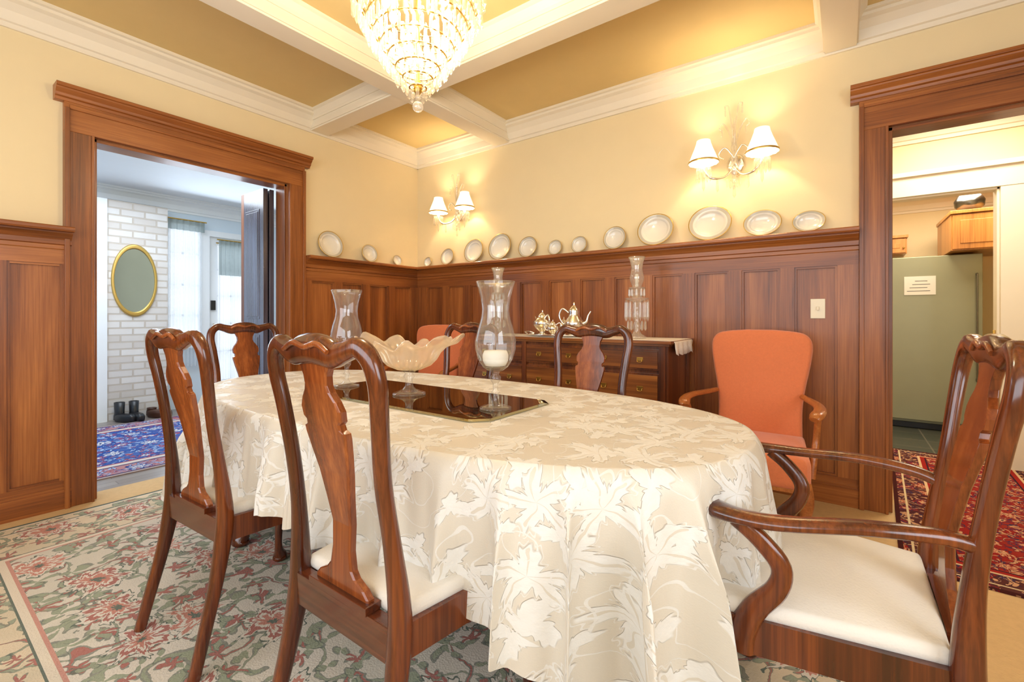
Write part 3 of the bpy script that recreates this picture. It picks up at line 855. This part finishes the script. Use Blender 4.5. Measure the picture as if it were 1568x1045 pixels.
# ------------------------------------------------------------------ plates on the rail
def plate(name, w, u, rx, rz):
    m = MB()
    r0 = rz
    def L(pr, mt): m.lathe([(a*r0, -b) for a, b in pr], mt, 40, sx=rx/rz, caps=False)
    L([(0, .012), (.60, .012), (.66, .006)], china)
    L([(.66, .006), (.68, .002), (.80, -.002)], china)
    L([(.80, -.002), (.955, -.008)], chinarim)
    L([(.955, -.008), (1.0, -.010), (1.0, -.005)], gold)
    L([(1.0, -.005), (.7, .010), (.6, .018), (0, .018)], china)
    tilt = math.radians(12)
    Rm = Matrix.Rotation(math.radians(90)-tilt, 4, 'X')
    hh = rz*math.cos(tilt)
    back = rz*math.sin(tilt)*2
    o = m.build(name)
    if w == 'B':
        M = Matrix.Translation((u, YB-.022-back/2-.008, 1.606+hh+.003)) @ Rm
    else:
        M = Matrix.Translation((XL+.022+back/2+.008, u, 1.606+hh+.003)) @ Matrix.Rotation(math.radians(90), 4, 'Z') @ Rm
    o.matrix_world = M
pls = [(-3.44, .05, .05), (-3.156, .083, .083), (-2.81, .113, .113), (-2.50, .123, .123), (-2.20, .093, .093), (-1.93, .064, .064), (-1.707, .068, .068),
       (-1.403, .09, .09), (-1.09, .13, .118), (-.722, .137, .120), (-.412, .108, .085), (-.165, .085, .065)]
k = 0
for u, a, b in pls:
    plate('china_plate' if k == 0 else 'china_plate.%03d' % k, 'B', u, a, b); k += 1
for u, a in ((2.264, .118), (2.67, .085), (3.0, .052)):
    plate('china_plate.%03d' % k, 'L', u, a, a); k += 1

# ------------------------------------------------------------------ sconces
def sconce(name, X):
    m = MB(); Y = YB
    z0 = 2.10
    m.M = Matrix.Translation((X, Y-.012, z0)) @ Matrix.Rotation(math.radians(90), 4, 'X')
    m.lathe([(0, .02), (.03, .018), (.05, .008), (.055, 0), (.055, -.01)], silver, 24, sy=1.3)
    m.M = Matrix.Identity(4)
    yc = Y-.07
    m.tube([(X, Y-.01, z0), (X, yc, z0)], .01, silver)
    m.lathe([(0, -.14), (.012, -.13), (.02, -.11), (.01, -.09), (.024, -.06), (.03, -.03), (.015, 0), (.022, .03), (.012, .06), (.02, .1), (.012, .14), (.006, .22), (.012, .24), (.004, .26), (0, .30)], crystal, 16, (X, yc, z0))
    for s in (-1, 1):
        cx = X+s*.17; cy = Y-.15
        m.tube([(X, yc, z0-.02), (X+s*.05, yc-.03, z0-.09), (X+s*.12, cy, z0-.10), (cx, cy, z0-.04), (cx, cy, z0-.015)], .008, silver)
        m.tube([(X, yc, z0+.03), (X+s*.05, yc-.02, z0+.10), (X+s*.09, yc-.02, z0+.06), (X+s*.06, yc-.02, z0+.03)], .005, silver)
        m.tube([(X, yc, z0+.08), (X+s*.03, yc, z0+.2), (X+s*.07, yc, z0+.27), (X+s*.09, yc, z0+.24), (X+s*.07, yc, z0+.22)], .005, crystal)
        m.tube([(X, yc, z0+.12), (X+s*.015, yc-.02, z0+.26), (X+s*.03, yc-.02, z0+.36), (X+s*.05, yc-.02, z0+.37), (X+s*.05, yc-.02, z0+.35)], .0045, crystal)
        for zz, xx in ((.22, .07), (.35, .05)): prism(m, (X+s*xx, yc-.02, z0+zz), .05, .006, crystal)
        m.lathe([(0, -.015), (.02, -.012), (.045, 0), (.047, .004), (.012, .004), (.011, .07), (0, .07)], crystal, 20, (cx, cy, z0-.035))
        for i in range(10):
            a = 2*pi*i/10; prism(m, (cx+.043*math.cos(a), cy+.043*math.sin(a), z0-.035), .08, .0075, crystal)
        prism(m, (cx, cy, z0-.05), .13, .010, crystal)
        prism(m, (X+s*.09, cy+.02, z0-.105), .09, .009, crystal)
        pr = [(.092, 0), (.088, .012), (.074, .05), (.058, .09), (.046, .125), (.042, .145), (.040, .145), (.044, .125), (.056, .09), (.072, .05), (.086, .012), (.090, 0.0)]
        m.lathe(pr, shadem, 32, (cx, cy, z0+.01), caps=False, fn=lambda p, r, z, a: Vector((p.x, p.y, p.z-(.006*abs(math.sin(a*6)) if z < .005 else 0))))
        m.lathe([(.093, -.004), (.095, .003), (.093, .008)], gold, 32, (cx, cy, z0+.01), caps=False)
        m.ball((cx, cy, z0+.065), .015, bulb, 8, 1.6)
        li = bpy.data.lights.new('sconce_bulb', 'POINT'); li.energy = 8; li.color = (1.0, .80, .54); li.shadow_soft_size = .02
        lo = bpy.data.objects.new('sconce_light', li); S.collection.objects.link(lo); lo.location = (cx, cy, z0+.10)
    for i in range(5): prism(m, (X+(i-2)*.02, yc-.01, z0-.10-.01*(2-abs(i-2))), .06, .008, crystal)
    prism(m, (X, yc, z0-.14), .09, .011, crystal)
    return m.build(name)
sconce('crystal_wall_sconce', -.57)
sconce('crystal_wall_sconce.001', -3.01)

# ------------------------------------------------------------------ chandelier
m = MB()
CX, CY = TCX, TCY
tiers = [(2.065, .035, .05, 8), (2.105, .062, .055, 14), (2.145, .092, .06, 20), (2.19, .122, .065, 26), (2.235, .152, .07, 32), (2.28, .18, .075, 38), (2.33, .207, .08, 44), (2.385, .235, .085, 48), (2.445, .262, .09, 54)]
for z, r, L, n in tiers:
    ring = [(CX+r*math.cos(2*pi*i/48), CY+r*math.sin(2*pi*i/48), z, .0035, .0035) for i in range(48)]
    m.sweep(ring, (0, 0, 1), brass, 6, closed=True)
    for i in range(n):
        a = 2*pi*(i+random.random()*.3)/n
        prism(m, (CX+r*math.cos(a), CY+r*math.sin(a), z-.006), L*(.9+.2*random.random()), .0078, crystal_c)
        if i % 2 == 0:
            m.ball((CX+(r+.004)*math.cos(a), CY+(r+.004)*math.sin(a), z+.004), .008, crystal_c, 4)
for z, r, L, n in ((2.20, .07, .07, 10), (2.28, .11, .08, 14), (2.36, .15, .08, 18)):
    for i in range(n):
        a = 2*pi*i/n; prism(m, (CX+r*math.cos(a), CY+r*math.sin(a), z), L, .007, crystal_c)
for i in range(24):
    a = 2*pi*i/24
    p = [(CX+rr*math.cos(a), CY+rr*math.sin(a), zz) for rr, zz in ((.06, 2.74), (.10, 2.66), (.18, 2.54), (.262, 2.45))]
    for t in range(16):
        u = t/15*3; k2 = min(int(u), 2); f = u-k2
        q = [p[k2][j]*(1-f)+p[k2+1][j]*f for j in range(3)]
        m.ball(q, .0075, crystal_c, 4)
for i in range(12):
    a = 2*pi*i/12
    m.ball((CX+.285*math.cos(a), CY+.285*math.sin(a), 2.47), .02, crystal_c, 6, .8)
    prism(m, (CX+.285*math.cos(a), CY+.285*math.sin(a), 2.46), .08, .01, crystal_c)
m.lathe([(0, 2.82), (.07, 2.82), (.065, 2.80), (.02, 2.785), (.012, 2.77), (.06, 2.75), (.06, 2.74), (.01, 2.735), (.008, 2.1), (.018, 2.08), (.018, 2.05), (.006, 2.035), (0, 2.03)], brass, 20, (CX, CY, -.001))
m.ball((CX, CY, 1.985), .023, crystal, 8)
m.ball((CX, CY, 2.025), .012, crystal, 6)
for i in range(8):
    a = 2*pi*i/8+.2
    m.ball((CX+.13*math.cos(a), CY+.13*math.sin(a), 2.40), .018, bulb, 6, 1.5)
for i in range(4):
    a = 2*pi*i/4
    m.ball((CX+.05*math.cos(a), CY+.05*math.sin(a), 2.25), .013, bulb, 6, 1.5)
m.build('crystal_chandelier')
def light(name, kind, loc, energy, color, size=.1, rot=None, sy=None):
    l = bpy.data.lights.new(name, kind); l.energy = energy; l.color = color
    if kind == 'AREA':
        l.size = size
        if sy: l.shape = 'RECTANGLE'; l.size_y = sy
    else: l.shadow_soft_size = size
    o = bpy.data.objects.new(name, l); S.collection.objects.link(o); o.location = loc
    if rot: o.rotation_euler = rot
    return o
light('chandelier_light', 'POINT', (CX, CY, 2.36), 38, (1.0, .85, .63), .10)
light('chandelier_light_low', 'POINT', (CX, CY, 2.2), 5, (1.0, .86, .66), .05)
light('rear_fill_light', 'AREA', (-.9, YN+.05, 1.6), 70, (.86, .93, 1.0), 3.8, (math.radians(90), 0, 0), 1.5)  # added fill lamp behind the camera, cool like daylight
light('side_fill_light', 'AREA', (XR-.05, 0, 1.6), 42, (.86, .93, 1.0), 1.4, (0, math.radians(90), 0), 1.7)  # second added fill lamp, lifts the ceiling and shades the cloth folds
# ------------------------------------------------------------------ living room (through left door)
LX0, LX1, LY0, LY1, LZ = -6.4, XL-T, -.3, 4.3, 2.5
m = MB(); m.box(LX0-.1, LX1, LY0, LY1, -.1, -.0, plankm); m.build('floor_living')
m = MB(); m.box(LX0-.1, LX1, LY0, LY1, LZ, LZ+.1, whitem); m.build('ceiling_living')
wz0, wz1 = .75, 2.22
m = MB()
m.box(LX0-.1, LX0, LY0, 1.93, 0, LZ, bluewall); m.box(LX0-.1, LX0, 1.93, 2.27, 0, wz0, bluewall); m.box(LX0-.1, LX0, 1.93, 2.27, wz1, LZ, bluewall)
m.box(LX0-.1, LX0, 2.27, 2.36, 0, LZ, bluewall); m.box(LX0-.1, LX0, 2.36, 3.06, 2.12, LZ, bluewall); m.box(LX0-.1, LX0, 3.06, LY1, 0, LZ, bluewall)
m.build('wall_living_far')
m = MB(); m.box(LX0, LX1, LY0-.1, LY0, 0, LZ, bluewall); m.build('wall_living_near')
m = MB(); m.box(LX0, LX1, LY1, LY1+.1, 0, LZ, bluewall); m.build('wall_living_end')
m = MB(); m.mould([(a, b) for a, b in cp], (LX0, LY0, LZ), (LX0, LY1, LZ), (1, 0, 0), whitem); m.build('trim_4')
m = MB(); m.box(LX0+.002, -6.22, 1.36, 1.89, 0, LZ-.17, brickm); m.build('brick_chimney_breast')
m = MB(); m.box(LX0+.002, -6.20, 1.18, 1.358, 0, LZ-.17, whitem); m.build('trim_5')
m = MB()
m.box(LX0-.06, LX0+.03, 1.90, 1.95, wz0-.03, wz1+.05, whitem); m.box(LX0-.06, LX0+.03, 2.25, 2.30, wz0-.03, wz1+.05, whitem)
m.box(LX0-.06, LX0+.03, 1.95, 2.25, wz1-.02, wz1+.05, whitem); m.box(LX0-.06, LX0+.05, 1.95, 2.25, wz0-.03, wz0+.02, whitem)
for z in (1.1, 1.47, 1.85): m.box(LX0-.05, LX0-.02, 1.95, 2.25, z, z+.025, whitem)
m.box(LX0-.05, LX0-.02, 2.09, 2.11, wz0, wz1, whitem)
m.build('window_2')
m = MB()
m.box(LX0-.06, LX0+.03, 2.30, 2.37, 0, 2.17, whitem); m.box(LX0-.06, LX0+.03, 3.05, 3.12, 0, 2.17, whitem); m.box(LX0-.06, LX0+.03, 2.37, 3.05, 2.10, 2.17, whitem)
m.box(LX0-.05, LX0-.01, 2.37, 2.47, 0.01, 2.10, whitem); m.box(LX0-.05, LX0-.01, 2.95, 3.05, 0.01, 2.10, whitem)
m.box(LX0-.05, LX0-.01, 2.47, 2.95, 0.01, .30, whitem); m.box(LX0-.05, LX0-.01, 2.47, 2.95, 2.0, 2.10, whitem)
for z in (.65, 1.0, 1.35, 1.68): m.box(LX0-.045, LX0-.02, 2.47, 2.95, z, z+.022, whitem)
for y in (2.62, 2.79): m.box(LX0-.045, LX0-.02, y, y+.02, .3, 2.0, whitem)
m.box(LX0-.01, LX0+.02, 2.395, 2.44, 1.18, 1.30, black); m.tube([(LX0+.02, 2.415, 1.0), (LX0+.06, 2.415, 1.0), (LX0+.06, 2.47, 1.0)], .009, brass)
m.build('door_2')
def curtain(name, x, y0, y1, z0, z1, mat, n=60, amp=.012, waves=9):
    m = MB(); vs = []; fs = []
    for j in range(9):
        for i in range(n+1):
            u = i/n
            vs.append((x+amp*math.sin(u*waves*2*pi)*(.6+.4*j/8), y0+(y1-y0)*u, z1+(z0-z1)*j/8))
    for j in range(8):
        for i in range(n): fs.append((j*(n+1)+i, j*(n+1)+i+1, (j+1)*(n+1)+i+1, (j+1)*(n+1)+i))
    m.add(vs, fs, mat, True)
    m.tube([(x, y0-.02, z1+.005), (x, y1+.02, z1+.005)], .008, brass)
    m.build(name, recalc=False)
curtain('sheer_curtain', LX0+.065, 1.93, 2.27, .5, 2.20, sheer, 80, .018, 9)
curtain('sheer_curtain.001', LX0+.035, 2.46, 2.97, .25, 2.02, sheer, 100, .014, 12)
curtain('grey_valance', LX0+.065, 2.46, 2.97, 1.62, 2.06, valance, 60, .012, 10)
curtain('grey_valance.001', LX0+.10, 1.91, 2.29, 2.12, 2.24, valance, 40, .012, 6)
m = MB()
m.M = Matrix.Translation((-6.218, 1.59, 1.49)) @ Matrix.Rotation(math.radians(90), 4, 'Y')
m.lathe([(0, .004), (.175, .006)], mirror2, 48, sx=2.0, caps=False)
m.lathe([(.172, .0), (.174, .014), (.180, .022), (.186, .016), (.192, .020), (.198, .014), (.2, .0)], gold, 48, sx=1.97, caps=False)
m.build('oval_wall_mirror')
m = MB()
m.box(-5.75, -5.15, 2.15, 2.75, .50, .512, glass)
for x in (-5.72, -5.18):
    for y in (2.18, 2.72): m.tube([(x, y, 0), (x, y, .5)], .012, steel, 8, (1, 0, 0))
m.box(-5.74, -5.16, 2.16, 2.18, .48, .5, steel); m.box(-5.74, -5.16, 2.72, 2.74, .48, .5, steel)
m.box(-5.74, -5.16, 2.17, 2.73, .18, .19, black)
m.build('glass_side_table', (0.1, .52, .0))
m = MB()
m.box(-5.6, -5.38, 2.25, 2.55, .513, .53, paper); m.box(-5.59, -5.39, 2.26, 2.54, .53, .545, black); m.box(-5.57, -5.37, 2.28, 2.55, .545, .575, paper)
m.build('magazine_stack', (.1, .5, 0))
def boot(m, x, y, h, mat, s=1, l=.26):
    sole = [tuple(p) for p in spl([(0, 0, 0), (.045, .05, 0), (.05, .16, 0), (.03, .25, 0), (0, .265, 0), (-.03, .25, 0), (-.045, .16, 0), (-.04, .05, 0), (0, 0, 0)], 3)][:-1]
    M0 = m.M.copy(); m.M = M0 @ Matrix.Translation((x, y, .0)) @ Matrix.Rotation(s, 4, 'Z')
    m.pillow([(p[0], p[1]*l/.26) for p in sole], 0.0, .075, mat, .03, .012)
    m.lathe([(.045, .02), (.044, .06), (.038, .09), (.042, h), (.036, h), (.032, .09)], mat, 16, (0, .055, 0), sy=1.25)
    m.M = M0
m = MB(); boot(m, 0, 0, .20, black, -1.2); boot(m, .02, .13, .20, black, -1.5); m.build('black_boots', (-6.18, 1.42, 0))
m = MB(); boot(m, 0, 0, .10, brownl, -1.3); boot(m, 0, .12, .10, brownl, -1.6); m.build('brown_shoes', (-6.18, 1.70, 0))
light('living_daylight', 'AREA', (LX0+.35, 2.6, 1.5), 26, (.72, .86, 1.0), 1.6, (0, math.radians(-90), 0), 1.6)
light('living_fill_light', 'AREA', (-5.0, 1.0, LZ-.05), 50, (.82, .91, 1.0), 1.6, (0, 0, 0), 1.6)  # added ambient fill under the living room ceiling, no fixture modelled
light('outdoor_daylight', 'AREA', (LX0-1.2, 2.5, 1.5), 72, (.90, .95, 1.0), 3.0, (0, math.radians(-90), 0), 3.0)

# ------------------------------------------------------------------ hall + kitchen (through back door)
HY0, HY1, KY1 = YB+T, 4.74, 6.75
m = MB(); m.box(-.4, 2.2, YB, HY1+.1, -.1, 0, carpet); m.build('floor_hall')
m = MB(); m.box(-.4, 2.2, HY0, HY1, 2.62, 2.72, whitem); m.build('ceiling_hall')
m = MB(); m.box(-.5, -.4, HY0, KY1, 0, 2.72, wallm); m.build('wall_hall_left')
m = MB(); m.box(2.2, 2.3, HY0, KY1, 0, 2.72, wallm); m.build('wall_hall_right')
kx0, kx1, kz = .12, .92, 2.04
m = MB(); m.box(-.4, kx0, HY1, HY1+.1, 0, 2.62, wallm); m.box(kx1, 2.2, HY1, HY1+.1, 0, 2.62, wallm); m.box(kx0, kx1, HY1, HY1+.1, kz, 2.62, wallm); m.build('wall_hall_far')
m = MB()
m.box(kx0-.12, kx0, HY1-.025, HY1, 0, kz, trimw); m.box(kx1, kx1+.12, HY1-.025, HY1, 0, kz, trimw)
m.box(kx0-.12, kx1+.12, HY1-.03, HY1, kz, kz+.15, trimw); m.box(kx0-.14, kx1+.14, HY1-.055, HY1, kz+.15, kz+.185, trimw)
m.box(kx0, kx0+.015, HY1, HY1+.1, 0, kz, trimw); m.box(kx1-.015, kx1, HY1, HY1+.1, 0, kz, trimw); m.box(kx0, kx1, HY1, HY1+.1, kz-.015, kz, trimw)
m.box(kx1-.03, kx1-.015, HY1+.03, HY1+.06, .9, 1.0, brass)
m.build('door_frame.002', bevel=.002)
m = MB(); m.mould(cp, (-.4, HY1, 2.62), (2.2, HY1, 2.62), (0, -1, 0), trimw); m.build('trim_6')
m = MB(); m.box(-.4, 2.2, HY1+.1, KY1, -.1, 0, tilem); m.build('floor_kitchen')
m = MB(); m.box(-.4, 2.2, HY1+.1, KY1, 2.42, 2.52, wallm); m.build('ceiling_kitchen')
m = MB(); m.box(-.4, 2.2, KY1, KY1+.1, 0, 2.52, wallm); m.build('wall_kitchen_back')
m = MB(); m.mould(cp, (-.4, KY1, 2.42), (2.2, KY1, 2.42), (0, -1, 0), trimw); m.build('trim_7')
m = MB()
fx0, fx1, fy0, fy1 = .37, 1.04, 5.90, 6.62
m.box(fx0, fx1, fy0+.05, fy1, .06, 1.68, fridge_m)
m.box(fx0+.002, fx1-.002, fy0, fy0+.045, .09, 1.68, fridge_m)
m.box(fx0+.03, fx1-.03, fy0+.06, fy1-.05, 0, .06, black)
m.box(fx1-.05, fx1-.035, fy0-.03, fy0-.018, .5, 1.5, steel); m.box(fx1-.05, fx1-.035, fy0-.02, fy0, .5, .53, steel); m.box(fx1-.05, fx1-.035, fy0-.02, fy0, 1.47, 1.5, steel)
m.build('refrigerator', bevel=.008)
m = MB(); m.box(.49, .72, fy0-.004, fy0-.001, 1.31, 1.49, paper)
for i in range(4): m.box(.51+.02*i, .68-.02*(i % 2), fy0-.0045, fy0-.004, 1.345+i*.032, 1.35+i*.032, ink)
m.build('paper_notice')
def cabinet(name, x0, x1, y0, y1, z0, z1):
    m = MB(); m.box(x0, x1, y0+.02, y1, z0, z1, oak)
    n = 2 if x1-x0 > .4 else 1
    w = (x1-x0)/n
    for i in range(n):
        a = x0+i*w+.008; b = x0+(i+1)*w-.008
        m.box(a, b, y0, y0+.02, z0+.01, z1-.01, oak); m.box(a+.05, b-.05, y0-.006, y0, z0+.06, z1-.06, oak)
        m.ball((b-.02, y0-.012, z0+.06), .01, brass, 6)
    m.box(x0-.01, x1+.01, y0-.015, y1, z1, z1+.03, oak)
    m.build(name, bevel=.003)
cabinet('kitchen_cabinet', .80, 1.5, 5.70, 6.45, 1.70, 2.03)
cabinet('kitchen_cabinet.001', .30, .56, 6.45, 6.74, 1.78, 1.95)
m = MB(); m.lathe([(0, 0), (.06, .0), (.10, .05), (.105, .10), (.08, .15), (.04, .17), (.045, .19), (.02, .195), (.015, .215), (0, .22)], steel, 24); m.build('metal_urn', (.94, 5.84, 2.06))
light('hall_light', 'AREA', (.7, 4.1, 2.58), 24, (1.0, .90, .74), .6)
light('kitchen_light', 'AREA', (.8, 5.6, 2.38), 34, (1.0, .88, .68), .8)

# ------------------------------------------------------------------ world, camera
w = bpy.data.worlds.new('World'); S.world = w; w.use_nodes = True
bg = w.node_tree.nodes['Background']; bg.inputs[0].default_value = (.82, .9, 1.0, 1); bg.inputs[1].default_value = .9
cam = bpy.data.cameras.new('Camera'); co = bpy.data.objects.new('Camera', cam); S.collection.objects.link(co)
co.location = (0, 0, 1.1); co.rotation_euler = (math.radians(90), 0, math.radians(36))
cam.lens = 16; cam.sensor_width = 36; cam.shift_y = -.024; cam.clip_start = .02
S.camera = co
S.view_settings.view_transform = 'Standard'
S.view_settings.exposure = 0.08
